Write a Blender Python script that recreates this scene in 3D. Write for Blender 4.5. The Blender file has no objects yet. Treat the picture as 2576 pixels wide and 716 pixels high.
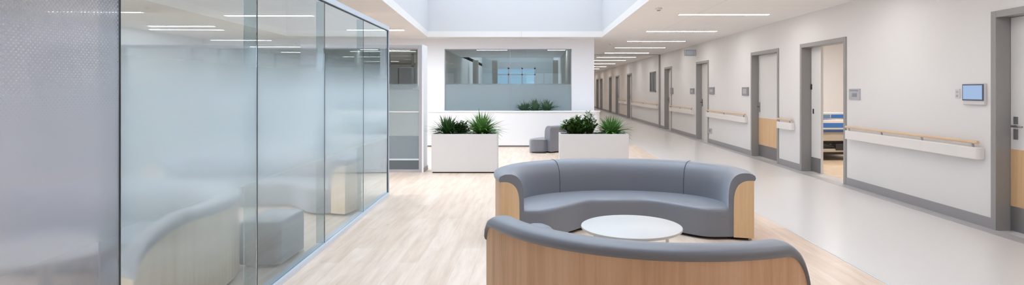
import bpy, bmesh, math, random
from mathutils import Vector, Matrix

# ------------------------------------------------------------------ basics
sc = bpy.context.scene
COL = sc.collection
F = 1450.0          # focal length in pixels of the 2576 px wide frame
CX, CY = 1345.0, 225.0
EYE = 1.5
CEIL = 2.87
WALLX = 4.92        # face of the long right wall
PI = math.pi


def srgb(r, g, b):
    def c(v):
        v /= 255.0
        return v / 12.92 if v <= 0.04045 else ((v + 0.055) / 1.055) ** 2.4
    return (c(r), c(g), c(b), 1.0)


# ------------------------------------------------------------------ materials
def new_mat(name):
    m = bpy.data.materials.new(name)
    m.use_nodes = True
    nt = m.node_tree
    nt.nodes.clear()
    out = nt.nodes.new('ShaderNodeOutputMaterial')
    return m, nt, out


def node(nt, typ, **kw):
    n = nt.nodes.new(typ)
    for k, v in kw.items():
        if k.startswith('i_'):
            n.inputs[k[2:].replace('_', ' ')].default_value = v
        else:
            setattr(n, k, v)
    return n


def math_n(nt, op, a, b=None, c=None):
    n = nt.nodes.new('ShaderNodeMath')
    n.operation = op
    for i, v in enumerate((a, b, c)):
        if v is None:
            continue
        if isinstance(v, (int, float)):
            n.inputs[i].default_value = v
        else:
            nt.links.new(v, n.inputs[i])
    return n.outputs[0]


def maprange(nt, val, a, b, c=0.0, d=1.0, smooth=True):
    n = nt.nodes.new('ShaderNodeMapRange')
    n.interpolation_type = 'SMOOTHSTEP' if smooth else 'LINEAR'
    nt.links.new(val, n.inputs['Value'])
    n.inputs['From Min'].default_value = a
    n.inputs['From Max'].default_value = b
    n.inputs['To Min'].default_value = c
    n.inputs['To Max'].default_value = d
    return n.outputs['Result']


def plain(name, col, rough=0.5, metal=0.0, spec=0.5, noise=0.0, nscale=8.0, bump=0.0, bscale=200.0, coat=0.0, sheen=0.0):
    m, nt, out = new_mat(name)
    p = node(nt, 'ShaderNodeBsdfPrincipled')
    p.inputs['Roughness'].default_value = rough
    p.inputs['Metallic'].default_value = metal
    p.inputs['Specular IOR Level'].default_value = spec
    p.inputs['Coat Weight'].default_value = coat
    p.inputs['Sheen Weight'].default_value = sheen
    tc = node(nt, 'ShaderNodeTexCoord')
    n = node(nt, 'ShaderNodeTexNoise')
    n.inputs['Scale'].default_value = nscale
    n.inputs['Detail'].default_value = 4
    nt.links.new(tc.outputs['Object'], n.inputs['Vector'])
    mix = node(nt, 'ShaderNodeMix', data_type='RGBA')
    mix.inputs[6].default_value = tuple(c * (1 - noise) for c in col[:3]) + (1,)
    mix.inputs[7].default_value = tuple(min(1, c * (1 + noise)) for c in col[:3]) + (1,)
    nt.links.new(n.outputs['Fac'], mix.inputs[0])
    nt.links.new(mix.outputs[2], p.inputs['Base Color'])
    if bump > 0:
        n2 = node(nt, 'ShaderNodeTexNoise')
        n2.inputs['Scale'].default_value = bscale
        nt.links.new(tc.outputs['Object'], n2.inputs['Vector'])
        b = node(nt, 'ShaderNodeBump')
        b.inputs['Strength'].default_value = bump
        b.inputs['Distance'].default_value = 0.002
        nt.links.new(n2.outputs['Fac'], b.inputs['Height'])
        nt.links.new(b.outputs['Normal'], p.inputs['Normal'])
    nt.links.new(p.outputs['BSDF'], out.inputs['Surface'])
    return m


def wood(name, c1, c2, c3, grain=(26, 26, 0.9), rough=0.45):
    m, nt, out = new_mat(name)
    p = node(nt, 'ShaderNodeBsdfPrincipled')
    p.inputs['Roughness'].default_value = rough
    p.inputs['Specular IOR Level'].default_value = 0.35
    tc = node(nt, 'ShaderNodeTexCoord')
    mp = node(nt, 'ShaderNodeMapping')
    mp.inputs['Scale'].default_value = grain
    nt.links.new(tc.outputs['Object'], mp.inputs['Vector'])
    n = node(nt, 'ShaderNodeTexNoise')
    n.inputs['Scale'].default_value = 1.0
    n.inputs['Detail'].default_value = 6
    n.inputs['Roughness'].default_value = 0.65
    nt.links.new(mp.outputs['Vector'], n.inputs['Vector'])
    mp2 = node(nt, 'ShaderNodeMapping')
    mp2.inputs['Scale'].default_value = tuple(g * (0.22 if g > 2 else 0.3) for g in grain)
    nt.links.new(tc.outputs['Object'], mp2.inputs['Vector'])
    n2 = node(nt, 'ShaderNodeTexNoise')
    n2.inputs['Scale'].default_value = 1.0
    n2.inputs['Detail'].default_value = 2
    nt.links.new(mp2.outputs['Vector'], n2.inputs['Vector'])
    r = node(nt, 'ShaderNodeValToRGB')
    r.color_ramp.elements[0].position = 0.3
    r.color_ramp.elements[0].color = c1
    r.color_ramp.elements[1].position = 0.72
    r.color_ramp.elements[1].color = c3
    e = r.color_ramp.elements.new(0.5)
    e.color = c2
    add = math_n(nt, 'ADD', math_n(nt, 'MULTIPLY', n.outputs['Fac'], 0.55), math_n(nt, 'MULTIPLY', n2.outputs['Fac'], 0.45))
    nt.links.new(add, r.inputs['Fac'])
    nt.links.new(r.outputs['Color'], p.inputs['Base Color'])
    nt.links.new(p.outputs['BSDF'], out.inputs['Surface'])
    return m


def floor_wood_mat():
    m, nt, out = new_mat('pale_oak_planks')
    p = node(nt, 'ShaderNodeBsdfPrincipled')
    p.inputs['Roughness'].default_value = 0.3
    p.inputs['Specular IOR Level'].default_value = 0.6
    tc = node(nt, 'ShaderNodeTexCoord')
    mp = node(nt, 'ShaderNodeMapping')
    mp.inputs['Rotation'].default_value = (0, 0, math.radians(90))
    nt.links.new(tc.outputs['Object'], mp.inputs['Vector'])
    br = node(nt, 'ShaderNodeTexBrick')
    br.offset = 0.37
    br.inputs['Scale'].default_value = 1.0
    br.inputs['Brick Width'].default_value = 1.25
    br.inputs['Row Height'].default_value = 0.17
    br.inputs['Mortar Size'].default_value = 0.0012
    br.inputs['Mortar Smooth'].default_value = 0.3
    br.inputs['Bias'].default_value = 0.0
    br.inputs['Color1'].default_value = srgb(223, 201, 183)
    br.inputs['Color2'].default_value = srgb(234, 215, 199)
    br.inputs['Mortar'].default_value = srgb(208, 184, 165)
    nt.links.new(mp.outputs['Vector'], br.inputs['Vector'])
    mp2 = node(nt, 'ShaderNodeMapping')
    mp2.inputs['Scale'].default_value = (9, 0.9, 1)
    nt.links.new(tc.outputs['Object'], mp2.inputs['Vector'])
    n = node(nt, 'ShaderNodeTexNoise')
    n.inputs['Scale'].default_value = 1.6
    n.inputs['Detail'].default_value = 7
    n.inputs['Roughness'].default_value = 0.62
    nt.links.new(mp2.outputs['Vector'], n.inputs['Vector'])
    r = node(nt, 'ShaderNodeValToRGB')
    r.color_ramp.elements[0].position = 0.3
    r.color_ramp.elements[0].color = (0.80, 0.75, 0.70, 1)
    r.color_ramp.elements[1].position = 0.62
    r.color_ramp.elements[1].color = (1, 1, 1, 1)
    nt.links.new(n.outputs['Fac'], r.inputs['Fac'])
    # knots
    v = node(nt, 'ShaderNodeTexVoronoi')
    v.inputs['Scale'].default_value = 1.3
    mp3 = node(nt, 'ShaderNodeMapping')
    mp3.inputs['Scale'].default_value = (1.6, 0.9, 1)
    nt.links.new(tc.outputs['Object'], mp3.inputs['Vector'])
    nt.links.new(mp3.outputs['Vector'], v.inputs['Vector'])
    k = maprange(nt, v.outputs['Distance'], 0.0, 0.05, 0.72, 1.0)
    mul = node(nt, 'ShaderNodeMix', data_type='RGBA', blend_type='MULTIPLY')
    mul.inputs[0].default_value = 1.0
    nt.links.new(br.outputs['Color'], mul.inputs[6])
    nt.links.new(r.outputs['Color'], mul.inputs[7])
    mul2 = node(nt, 'ShaderNodeMix', data_type='RGBA', blend_type='MULTIPLY')
    mul2.inputs[0].default_value = 1.0
    nt.links.new(mul.outputs[2], mul2.inputs[6])
    nt.links.new(k, mul2.inputs[7])
    nt.links.new(mul2.outputs[2], p.inputs['Base Color'])
    nt.links.new(p.outputs['BSDF'], out.inputs['Surface'])
    return m


def ceiling_mat():
    m, nt, out = new_mat('white_ceiling_boards')
    p = node(nt, 'ShaderNodeBsdfPrincipled')
    p.inputs['Roughness'].default_value = 0.8
    tc = node(nt, 'ShaderNodeTexCoord')
    br = node(nt, 'ShaderNodeTexBrick')
    br.offset = 0.0
    br.inputs['Scale'].default_value = 1.0
    br.inputs['Brick Width'].default_value = 3.3
    br.inputs['Row Height'].default_value = 2.72
    br.inputs['Mortar Size'].default_value = 0.004
    br.inputs['Color1'].default_value = srgb(236, 234, 232)
    br.inputs['Color2'].default_value = srgb(236, 234, 232)
    br.inputs['Mortar'].default_value = srgb(205, 203, 201)
    mp = node(nt, 'ShaderNodeMapping')
    mp.inputs['Location'].default_value = (0.35, 1.5, 0)
    nt.links.new(tc.outputs['Object'], mp.inputs['Vector'])
    nt.links.new(mp.outputs['Vector'], br.inputs['Vector'])
    nt.links.new(br.outputs['Color'], p.inputs['Base Color'])
    nt.links.new(p.outputs['BSDF'], out.inputs['Surface'])
    return m


def emit(name, col, strength):
    m, nt, out = new_mat(name)
    e = node(nt, 'ShaderNodeEmission')
    e.inputs['Color'].default_value = col
    e.inputs['Strength'].default_value = strength
    nt.links.new(e.outputs['Emission'], out.inputs['Surface'])
    return m


def frost_glass(name, tint, top0, top1, bot0, bot1, rough=0.34, milk=0.35, dots=False, milk_col=srgb(214, 224, 230), low=None):
    """solid glass with a frosted film: clear above top1, frosted between, clear below bot0"""
    m, nt, out = new_mat(name)
    g = node(nt, 'ShaderNodeNewGeometry')
    sep = node(nt, 'ShaderNodeSeparateXYZ')
    nt.links.new(g.outputs['Position'], sep.inputs[0])
    z = sep.outputs['Z']
    f = maprange(nt, z, top0, top1, 1.0, 0.0)
    if bot1 > 0:
        f = math_n(nt, 'MULTIPLY', f, maprange(nt, z, bot0, bot1, 0.0, 1.0))
    if dots:
        pitch = 0.021
        y = sep.outputs['Y']
        du = math_n(nt, 'SUBTRACT', math_n(nt, 'FRACT', math_n(nt, 'DIVIDE', math_n(nt, 'ADD', y, z), pitch)), 0.5)
        dv = math_n(nt, 'SUBTRACT', math_n(nt, 'FRACT', math_n(nt, 'DIVIDE', math_n(nt, 'ADD', math_n(nt, 'SUBTRACT', y, z), 50.0), pitch)), 0.5)
        dist = math_n(nt, 'SQRT', math_n(nt, 'ADD', math_n(nt, 'MULTIPLY', du, du), math_n(nt, 'MULTIPLY', dv, dv)))
        rad = maprange(nt, z, 1.3, 2.1, 0.72, 0.34, smooth=False)
        d = maprange(nt, math_n(nt, 'SUBTRACT', dist, rad), -0.05, 0.05, 1.0, 0.0)
        f = math_n(nt, 'MAXIMUM', f, d)
    gl = node(nt, 'ShaderNodeBsdfGlass')
    gl.inputs['Color'].default_value = tint
    gl.inputs['IOR'].default_value = 1.45
    nt.links.new(math_n(nt, 'MULTIPLY', f, rough), gl.inputs['Roughness'])
    df = node(nt, 'ShaderNodeBsdfDiffuse')
    df.inputs['Color'].default_value = milk_col
    tr = node(nt, 'ShaderNodeBsdfTranslucent')
    tr.inputs['Color'].default_value = milk_col
    mx = node(nt, 'ShaderNodeMixShader')
    mx.inputs[0].default_value = 0.5
    nt.links.new(df.outputs[0], mx.inputs[1])
    nt.links.new(tr.outputs[0], mx.inputs[2])
    mm = node(nt, 'ShaderNodeMixShader')
    mk = math_n(nt, 'MULTIPLY', f, milk)
    if low is not None:            # the film is printed thinner toward the floor
        mk = math_n(nt, 'MULTIPLY', mk, maprange(nt, z, 0.70, 1.08, low, 1.0))
    nt.links.new(mk, mm.inputs[0])
    nt.links.new(gl.outputs[0], mm.inputs[1])
    nt.links.new(mx.outputs[0], mm.inputs[2])
    nt.links.new(mm.outputs[0], out.inputs['Surface'])
    return m


def thin_glass(name, tint, refl=0.08):
    m, nt, out = new_mat(name)
    t = node(nt, 'ShaderNodeBsdfTransparent')
    t.inputs['Color'].default_value = tint
    g = node(nt, 'ShaderNodeBsdfGlossy')
    g.inputs['Roughness'].default_value = 0.02
    lw = node(nt, 'ShaderNodeFresnel')
    lw.inputs['IOR'].default_value = 1.45
    mx = node(nt, 'ShaderNodeMixShader')
    nt.links.new(math_n(nt, 'MINIMUM', math_n(nt, 'ADD', lw.outputs[0], refl - 0.04), 1.0), mx.inputs[0])
    nt.links.new(t.outputs[0], mx.inputs[1])
    nt.links.new(g.outputs[0], mx.inputs[2])
    nt.links.new(mx.outputs[0], out.inputs['Surface'])
    return m


M = {}
M['wall'] = plain('white_wall_paint', srgb(226, 225, 225), 0.6, noise=0.008, nscale=1.5, bump=0.05, bscale=90)
M['wall_cool'] = plain('white_wall_paint_lobby', srgb(236, 238, 243), 0.6, noise=0.006, nscale=1.5)
M['ceil'] = ceiling_mat()
M['floor_wood'] = floor_wood_mat()
M['vinyl'] = plain('grey_vinyl_floor', srgb(217, 214, 212), 0.26, noise=0.02, nscale=60, spec=0.5)
M['vinyl_dark'] = plain('grey_vinyl_edge', srgb(178, 176, 178), 0.35, noise=0.02, nscale=40)
M['skirt'] = plain('grey_skirting', srgb(150, 149, 152), 0.45, noise=0.02)
M['frame'] = plain('grey_door_frame', srgb(150, 148, 147), 0.4, noise=0.015, nscale=3)
M['leaf'] = plain('white_door_laminate', srgb(222, 221, 220), 0.4, noise=0.01)
M['oak'] = wood('oak_veneer', srgb(190, 150, 116), srgb(214, 176, 142), srgb(226, 194, 163))
M['oak_light'] = wood('light_oak_veneer', srgb(200, 163, 122), srgb(214, 180, 140), srgb(224, 194, 156))
M['oak_pale'] = wood('pale_oak_veneer', srgb(190, 165, 136), srgb(212, 190, 163), srgb(224, 206, 182))
M['rail_wood'] = wood('handrail_beech', srgb(206, 176, 146), srgb(220, 192, 162), srgb(230, 205, 176), grain=(12, 1.2, 12))
M['steel'] = plain('brushed_steel', srgb(150, 150, 152), 0.38, metal=0.85, noise=0.04, nscale=30)
M['kick'] = plain('steel_kick_plate', srgb(138, 136, 137), 0.42, metal=0.6, noise=0.03, nscale=20)
M['chrome'] = plain('satin_chrome', srgb(170, 170, 172), 0.25, metal=1.0)
M['fabric'] = plain('grey_blue_upholstery', srgb(109, 109, 116), 0.85, noise=0.05, nscale=40, bump=0.35, bscale=700, sheen=0.4, coat=1.0)
for nd in M['fabric'].node_tree.nodes:
    if nd.type == 'BSDF_PRINCIPLED':
        nd.inputs['Sheen Roughness'].default_value = 0.5
        nd.inputs['Coat Roughness'].default_value = 0.42
        nd.inputs['Coat IOR'].default_value = 1.6
        nd.inputs['Coat Tint'].default_value = (0.95, 0.97, 1.0, 1)
        nd.inputs['Sheen Tint'].default_value = (0.82, 0.90, 1.0, 1)
M['fabric_seam'] = plain('grey_seam', srgb(84, 88, 100), 0.9, noise=0.05)
M['dark'] = plain('black_plinth', srgb(30, 28, 28), 0.7, noise=0.05)
M['black'] = plain('black_plastic', srgb(28, 28, 30), 0.45, noise=0.05)
M['white_gloss'] = plain('white_lacquer', srgb(238, 238, 240), 0.3, noise=0.005)
M['white_powder'] = plain('white_powder_coat', srgb(226, 224, 222), 0.5, noise=0.008)
M['table_white'] = plain('white_table_laminate', srgb(202, 199, 197), 0.4, noise=0.004, spec=0.3)
M['planter'] = plain('white_planter', srgb(208, 206, 206), 0.55, noise=0.01)
M['bumper'] = plain('white_bumper_vinyl', srgb(232, 229, 226), 0.45, noise=0.008)
M['alu'] = plain('pale_aluminium', srgb(208, 217, 228), 0.35, metal=0.15, noise=0.02)
M['alu_frame'] = plain('grey_aluminium_frame', srgb(172, 173, 180), 0.4, metal=0.4, noise=0.02)
M['seal'] = plain('dark_glass_seal', srgb(38, 50, 58), 0.4, noise=0.03)
M['plate'] = plain('grey_switch_plate', srgb(188, 189, 194), 0.35, metal=0.3, noise=0.02)
M['plate_dark'] = plain('dark_grey_plate', srgb(150, 151, 157), 0.35, metal=0.3, noise=0.02)
M['plate_white'] = plain('white_plate', srgb(214, 212, 212), 0.4, noise=0.01)
M['bezel'] = plain('dark_bezel', srgb(82, 88, 104), 0.35, noise=0.02)
M['screen'] = emit('blue_screen', srgb(172, 198, 234), 0.85)
M['sign_face'] = plain('grey_blue_sign_face', srgb(168, 178, 190), 0.25, noise=0.02)
M['sign_light'] = plain('pale_sign_field', srgb(190, 198, 208), 0.25, noise=0.02)
M['lamp'] = emit('lamp_diffuser', (1.0, 0.965, 0.945, 1), 32.0)
M['lamp_glazed'] = emit('lamp_diffuser_glazed', (0.97, 0.99, 1.0, 1), 138.0)
M['lamp_room'] = emit('lamp_diffuser_room', (1.0, 0.97, 0.94, 1), 22.0)
M['soil'] = plain('dark_soil', srgb(44, 38, 30), 0.95, noise=0.3, nscale=60)
M['leaf_dark'] = plain('dark_green_leaf', srgb(46, 84, 38), 0.45, noise=0.35, nscale=9)
M['leaf_mid'] = plain('mid_green_leaf', srgb(68, 104, 36), 0.45, noise=0.35, nscale=9)
M['leaf_bright'] = plain('bright_green_leaf', srgb(84, 128, 62), 0.42, noise=0.3, nscale=9)
M['leaf_deep'] = plain('deep_green_leaf', srgb(52, 82, 52), 0.45, noise=0.3, nscale=9)
M['stem'] = plain('green_stem', srgb(70, 88, 46), 0.6, noise=0.1)
M['bed_white'] = plain('cream_bed_plastic', srgb(226, 220, 210), 0.4, noise=0.01)
M['bed_blue'] = plain('blue_bed_panel', srgb(64, 116, 186), 0.4, noise=0.03)
M['bed_bluegrey'] = plain('grey_blue_bed_panel', srgb(120, 144, 172), 0.4, noise=0.03)
M['mattress'] = plain('navy_mattress', srgb(58, 84, 132), 0.7, noise=0.05)
M['bed_metal'] = plain('dark_bed_mechanism', srgb(60, 58, 58), 0.45, metal=0.3, noise=0.05)
M['bed_beige'] = plain('beige_bed_frame', srgb(186, 176, 162), 0.5, noise=0.02)
M['grey_panel'] = plain('slate_grey_panel', srgb(122, 136, 144), 0.35, noise=0.02)
M['grey_panel_dark'] = plain('dark_slate_panel', srgb(86, 96, 102), 0.35, noise=0.02)
M['glass_dots'] = frost_glass('dot_frosted_glass', (0.74, 0.77, 0.81, 1), 1.25, 1.7, 0, -1, rough=0.09, milk=0.46, low=0.3, dots=True, milk_col=srgb(228, 234, 244))
M['glass_frost'] = frost_glass('frosted_gradient_glass', (0.90, 0.96, 0.985, 1), 1.42, 1.95, 0.28, 0.70, rough=0.075, milk=0.46, low=0.3, milk_col=srgb(228, 242, 250))
M['glass_fin'] = thin_glass('tinted_glass_fin', (0.70, 0.78, 0.80, 1), 0.10)
M['glass_clear'] = thin_glass('clear_pane', (0.86, 0.90, 0.92, 1), 0.10)
M['glass_tinted'] = thin_glass('blue_tinted_pane', (0.52, 0.63, 0.68, 1), 0.08)
M['glass_window'] = frost_glass('half_frosted_window', (0.92, 0.955, 0.965, 1), 1.60, 1.68, 0, -1, rough=0.5, milk=0.6, milk_col=srgb(202, 216, 222))
M['glass_door'] = frost_glass('half_frosted_door_glass', (0.80, 0.81, 0.80, 1), 1.42, 1.62, 0, -1, rough=0.4, milk=0.42, milk_col=srgb(176, 194, 202))
M['corr_wall'] = plain('warm_corridor_paint', srgb(226, 219, 212), 0.6, noise=0.008, nscale=1.5)
M['room_wall'] = plain('grey_office_paint', srgb(196, 196, 192), 0.6, noise=0.02, nscale=1.5)
M['shaft'] = plain('white_shaft_paint', srgb(214, 215, 218), 0.7, noise=0.004)
M['grey_green'] = plain('dull_office_paint', srgb(158, 162, 162), 0.6, noise=0.02)
M['brown_grey'] = plain('taupe_wall_panel', srgb(150, 144, 136), 0.6, noise=0.05)


# ------------------------------------------------------------------ mesh helpers
class MB:
    def __init__(self):
        self.v, self.f = [], []

    def add(self, verts, faces):
        o = len(self.v)
        self.v += [tuple(p) for p in verts]
        self.f += [tuple(i + o for i in fc) for fc in faces]
        return self

    def box(self, x0, x1, y0, y1, z0, z1):
        x0, x1 = min(x0, x1), max(x0, x1)
        y0, y1 = min(y0, y1), max(y0, y1)
        z0, z1 = min(z0, z1), max(z0, z1)
        return self.add([(x0, y0, z0), (x1, y0, z0), (x1, y1, z0), (x0, y1, z0), (x0, y0, z1), (x1, y0, z1), (x1, y1, z1), (x0, y1, z1)],
                        [(0, 3, 2, 1), (4, 5, 6, 7), (0, 1, 5, 4), (1, 2, 6, 5), (2, 3, 7, 6), (3, 0, 4, 7)])

    def prism(self, poly, z0, z1):
        n = len(poly)
        area = sum(poly[i][0] * poly[(i + 1) % n][1] - poly[(i + 1) % n][0] * poly[i][1] for i in range(n))
        if area < 0:
            poly = poly[::-1]
        vs = [(p[0], p[1], z0) for p in poly] + [(p[0], p[1], z1) for p in poly]
        fs = [tuple(range(n))[::-1], tuple(range(n, 2 * n))]
        fs += [(i, (i + 1) % n, n + (i + 1) % n, n + i) for i in range(n)]
        return self.add(vs, fs)

    def loft(self, rings, closed=True, caps=True):
        n = len(rings[0])
        o = len(self.v)
        for r in rings:
            self.v += [tuple(p) for p in r]
        for k in range(len(rings) - 1):
            for i in range(n if closed else n - 1):
                a, b = o + k * n + i, o + k * n + (i + 1) % n
                self.f.append((a, b, b + n, a + n))
        if caps:
            self.f.append(tuple(o + i for i in range(n))[::-1])
            self.f.append(tuple(o + (len(rings) - 1) * n + i for i in range(n)))
        return self

    def tube(self, pts, r, n=10):
        pts = [Vector(p) for p in pts]
        rings = []
        for i, p in enumerate(pts):
            t = (pts[min(i + 1, len(pts) - 1)] - pts[max(i - 1, 0)]).normalized()
            up = Vector((0, 0, 1)) if abs(t.z) < 0.9 else Vector((1, 0, 0))
            a = t.cross(up).normalized()
            b = t.cross(a).normalized()
            rr = r[i] if isinstance(r, (list, tuple)) else r
            rings.append([p + (a * math.cos(2 * PI * k / n) + b * math.sin(2 * PI * k / n)) * rr for k in range(n)])
        return self.loft(rings)

    def lathe(self, cx, cy, prof, n=48):
        rings = [[(cx + r * math.cos(2 * PI * k / n), cy + r * math.sin(2 * PI * k / n), z) for k in range(n)] for r, z in prof]
        return self.loft(rings)

    def sheet(self, rings):
        return self.loft(rings, closed=False, caps=False)

    def build(self, name, mat, parent=None, loc=None, bevel=0.0, seg=2, angle=40):
        me = bpy.data.meshes.new(name)
        me.from_pydata(self.v, [], self.f)
        bm = bmesh.new()
        bm.from_mesh(me)
        bmesh.ops.recalc_face_normals(bm, faces=bm.faces)
        ca = math.radians(angle)
        for e in bm.edges:
            if len(e.link_faces) == 2:
                e.smooth = e.calc_face_angle(0) < ca
        for fc in bm.faces:
            fc.smooth = True
        bm.to_mesh(me)
        bm.free()
        if mat:
            me.materials.append(mat if not isinstance(mat, str) else M[mat])
        o = bpy.data.objects.new(name, me)
        COL.objects.link(o)
        if parent:
            o.parent = parent
        if loc:
            o.location = loc
        if bevel > 0:
            b = o.modifiers.new('bevel', 'BEVEL')
            b.width = bevel
            b.segments = seg
            b.limit_method = 'ANGLE'
            b.angle_limit = math.radians(35)
            b.harden_normals = True
        return o


def tag(o, label, cat, group=None, kind=None):
    o['label'] = label
    o['category'] = cat
    if group:
        o['group'] = group
    if kind:
        o['kind'] = kind
    return o


def thing(name, label, cat, loc=(0, 0, 0), group=None, kind=None):
    o = bpy.data.objects.new(name, None)
    o.empty_display_size = 0.2
    COL.objects.link(o)
    o.location = loc
    return tag(o, label, cat, group, kind)


def struct(o, label, cat):
    return tag(o, label, cat, kind='structure')


def wd(px):                      # distance along the right wall seen at picture column px
    return WALLX * F / (px - CX)


def zz(y, d):                    # height of picture row y at distance d
    return EYE - (y - CY) * d / F


# ------------------------------------------------------------------ camera
cam_d = bpy.data.cameras.new('camera')
cam = bpy.data.objects.new('camera', cam_d)
COL.objects.link(cam)
cam.location = (0, 0, EYE)
cam.rotation_euler = (PI / 2, 0, 0)
cam_d.sensor_fit = 'HORIZONTAL'
cam_d.sensor_width = 36.0
cam_d.lens = 36.0 * F / 2576.0
cam_d.shift_x = -(CX - 1288.0) / 2576.0
cam_d.shift_y = -(358.0 - CY) / 2576.0
cam_d.clip_start = 0.05
cam_d.clip_end = 200
sc.camera = cam

# ------------------------------------------------------------------ room shell
WOODX = 2.72
LEFT, REAR, FARW, END = -9.0, -6.0, 15.6, 58.0
struct(MB().box(LEFT - 0.2, WOODX, REAR - 0.2, FARW, -0.1, 0).build('floor_lobby', 'floor_wood'), 'pale oak plank floor of the lobby, beside the grey corridor vinyl', 'floor')
fl = MB().prism([(WOODX, REAR - 0.2), (WALLX + 0.25, REAR - 0.2), (WALLX + 0.25, END), (1.4, END), (1.4, FARW), (WOODX, FARW)], -0.1, 0)
struct(fl.build('floor_corridor', 'vinyl'), 'light grey vinyl floor running down the corridor', 'floor')
struct(MB().box(LEFT - 0.2, 1.4, FARW, 36.0, -0.1, 0).build('floor_office', 'vinyl'), 'grey floor of the rooms behind the far white wall', 'floor')
# darker vinyl band at foot of wall
tr = MB()
tr.box(WALLX - 0.17, WALLX, REAR, END, 0.0, 0.004)
struct(tr.build('trim_1', 'vinyl_dark'), 'darker grey vinyl edge strip along the foot of the corridor wall', 'floor edge')
struct(MB().box(WOODX - 0.006, WOODX + 0.006, REAR, FARW, 0, 0.002).build('trim_2', 'alu'), 'thin metal threshold strip between oak planks and grey vinyl', 'threshold')

# ceiling with the lightwell opening
def lwx(d):
    return -2.34 - 0.0723 * (d - 8.83)
LW0, LW1, LWR = 2.6, 15.05, 1.76
c = MB()
T = 0.15
c.prism([(LEFT - 0.2, REAR - 0.2), (WALLX + 0.2, REAR - 0.2), (WALLX + 0.2, LW0), (LEFT - 0.2, LW0)], CEIL, CEIL + T)
c.prism([(LEFT - 0.2, LW0), (lwx(LW0), LW0), (lwx(LW1), LW1), (LEFT - 0.2, LW1)], CEIL, CEIL + T)
c.prism([(LWR, LW0), (WALLX + 0.2, LW0), (WALLX + 0.2, LW1), (LWR, LW1)], CEIL, CEIL + T)
c.prism([(LEFT - 0.2, LW1), (WALLX + 0.2, LW1), (WALLX + 0.2, 24.6), (LEFT - 0.2, 24.6)], CEIL, CEIL + T)
c.prism([(1.3, 24.6), (WALLX + 0.2, 24.6), (WALLX + 0.2, END), (1.3, END)], CEIL, CEIL + T)
c.prism([(LEFT - 0.2, 24.6), (-3.1, 24.6), (-3.1, 36), (LEFT - 0.2, 36)], CEIL, CEIL + T)
struct(c.build('ceiling', 'ceil'), 'flat white ceiling around the lightwell and along the corridor', 'ceiling')
# lightwell shaft: four walls
SH = 5.0
s = MB()
a0, a1 = lwx(LW0), lwx(LW1)
w = 0.12
s.prism([(a0, LW0), (a1, LW1), (a1 - w, LW1), (a0 - w, LW0)], CEIL + T, SH)
s.box(LWR, LWR + w, LW0, LW1, CEIL + T, SH)
s.box(a1 - w, LWR + w, LW1, LW1 + w, CEIL + T, SH)
s.box(a0 - w, LWR + w, LW0 - w, LW0, CEIL + T, SH)
struct(s.build('wall_lightwell', 'shaft'), 'bright white walls of the daylight shaft above the lobby', 'lightwell')
b = MB()
for k in range(1, 5):
    y = LW0 + (LW1 - LW0) * k / 5
    b.box(a1, LWR, y - 0.04, y + 0.04, SH - 0.12, SH)
struct(b.build('trim_3', 'white_powder'), 'white bars across the top of the daylight shaft', 'skylight bars')

# far lobby wall with two interior windows
W1 = (-2.44, 1.0)
WT, WB = 2.60, 0.9
W2 = (-8.6, -3.16)
fw = MB()
Y0, Y1 = FARW, FARW + 0.15
fw.box(LEFT, 1.61, Y0, Y1, WT, CEIL)
fw.box(LEFT, 1.61, Y0, Y1, 0, WB)
for x0, x1 in ((LEFT, W2[0]), (W2[1], W1[0]), (W1[1], 1.61)):
    fw.box(x0, x1, Y0, Y1, WB, WT)
struct(fw.build('wall_far', 'wall_cool'), 'white lobby end wall around the big half-frosted window', 'wall')
# side walls
struct(MB().box(1.46, 1.61, FARW + 0.15, END, 0, CEIL).build('wall_corridor_left', 'corr_wall'), 'corridor side wall behind the corner of the lobby end wall', 'wall')
struct(MB().box(LEFT - 0.2, LEFT, REAR, 36, 0, CEIL).build('wall_left', 'wall_cool'), 'grey wall at the far side of the glazed room', 'wall')
struct(MB().box(1.4, WALLX + 0.2, END, END + 0.2, 0, CEIL).build('wall_corridor_end', 'corr_wall'), 'wall closing the far end of the long corridor', 'wall')
# rear wall; its windows are added behind the camera as frontal fill light
rw = MB()
rw.box(LEFT - 0.2, WALLX + 0.2, REAR - 0.2, REAR, 0, 0.9)
rw.box(LEFT - 0.2, WALLX + 0.2, REAR - 0.2, REAR, 2.6, CEIL)
xs = [LEFT - 0.2, -7.6, -5.2, -0.6, 1.8, WALLX + 0.2]
for k in range(0, len(xs), 2):
    rw.box(xs[k], xs[k + 1], REAR - 0.2, REAR, 0.9, 2.6)
struct(rw.build('wall_rear', 'wall'), 'white rear wall with added fill-light windows opposite the lobby end wall', 'wall')
for k in range(1, len(xs) - 1, 2):
    wf = MB()
    x0, x1 = xs[k], xs[k + 1]
    for bx in ((x0, x0 + .05), (x1 - .05, x1), ((x0 + x1) / 2 - .025, (x0 + x1) / 2 + .025)):
        wf.box(bx[0], bx[1], REAR - 0.12, REAR - 0.06, 0.9, 2.6)
    wf.box(x0, x1, REAR - 0.12, REAR - 0.06, 0.9, 0.95)
    wf.box(x0, x1, REAR - 0.12, REAR - 0.06, 2.55, 2.6)
    struct(wf.build('window_%d' % (3 + k // 2), 'alu_frame'), 'grey framed window added in the unseen rear wall for frontal fill light', 'window')['group'] = 'added rear fill windows'

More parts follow.
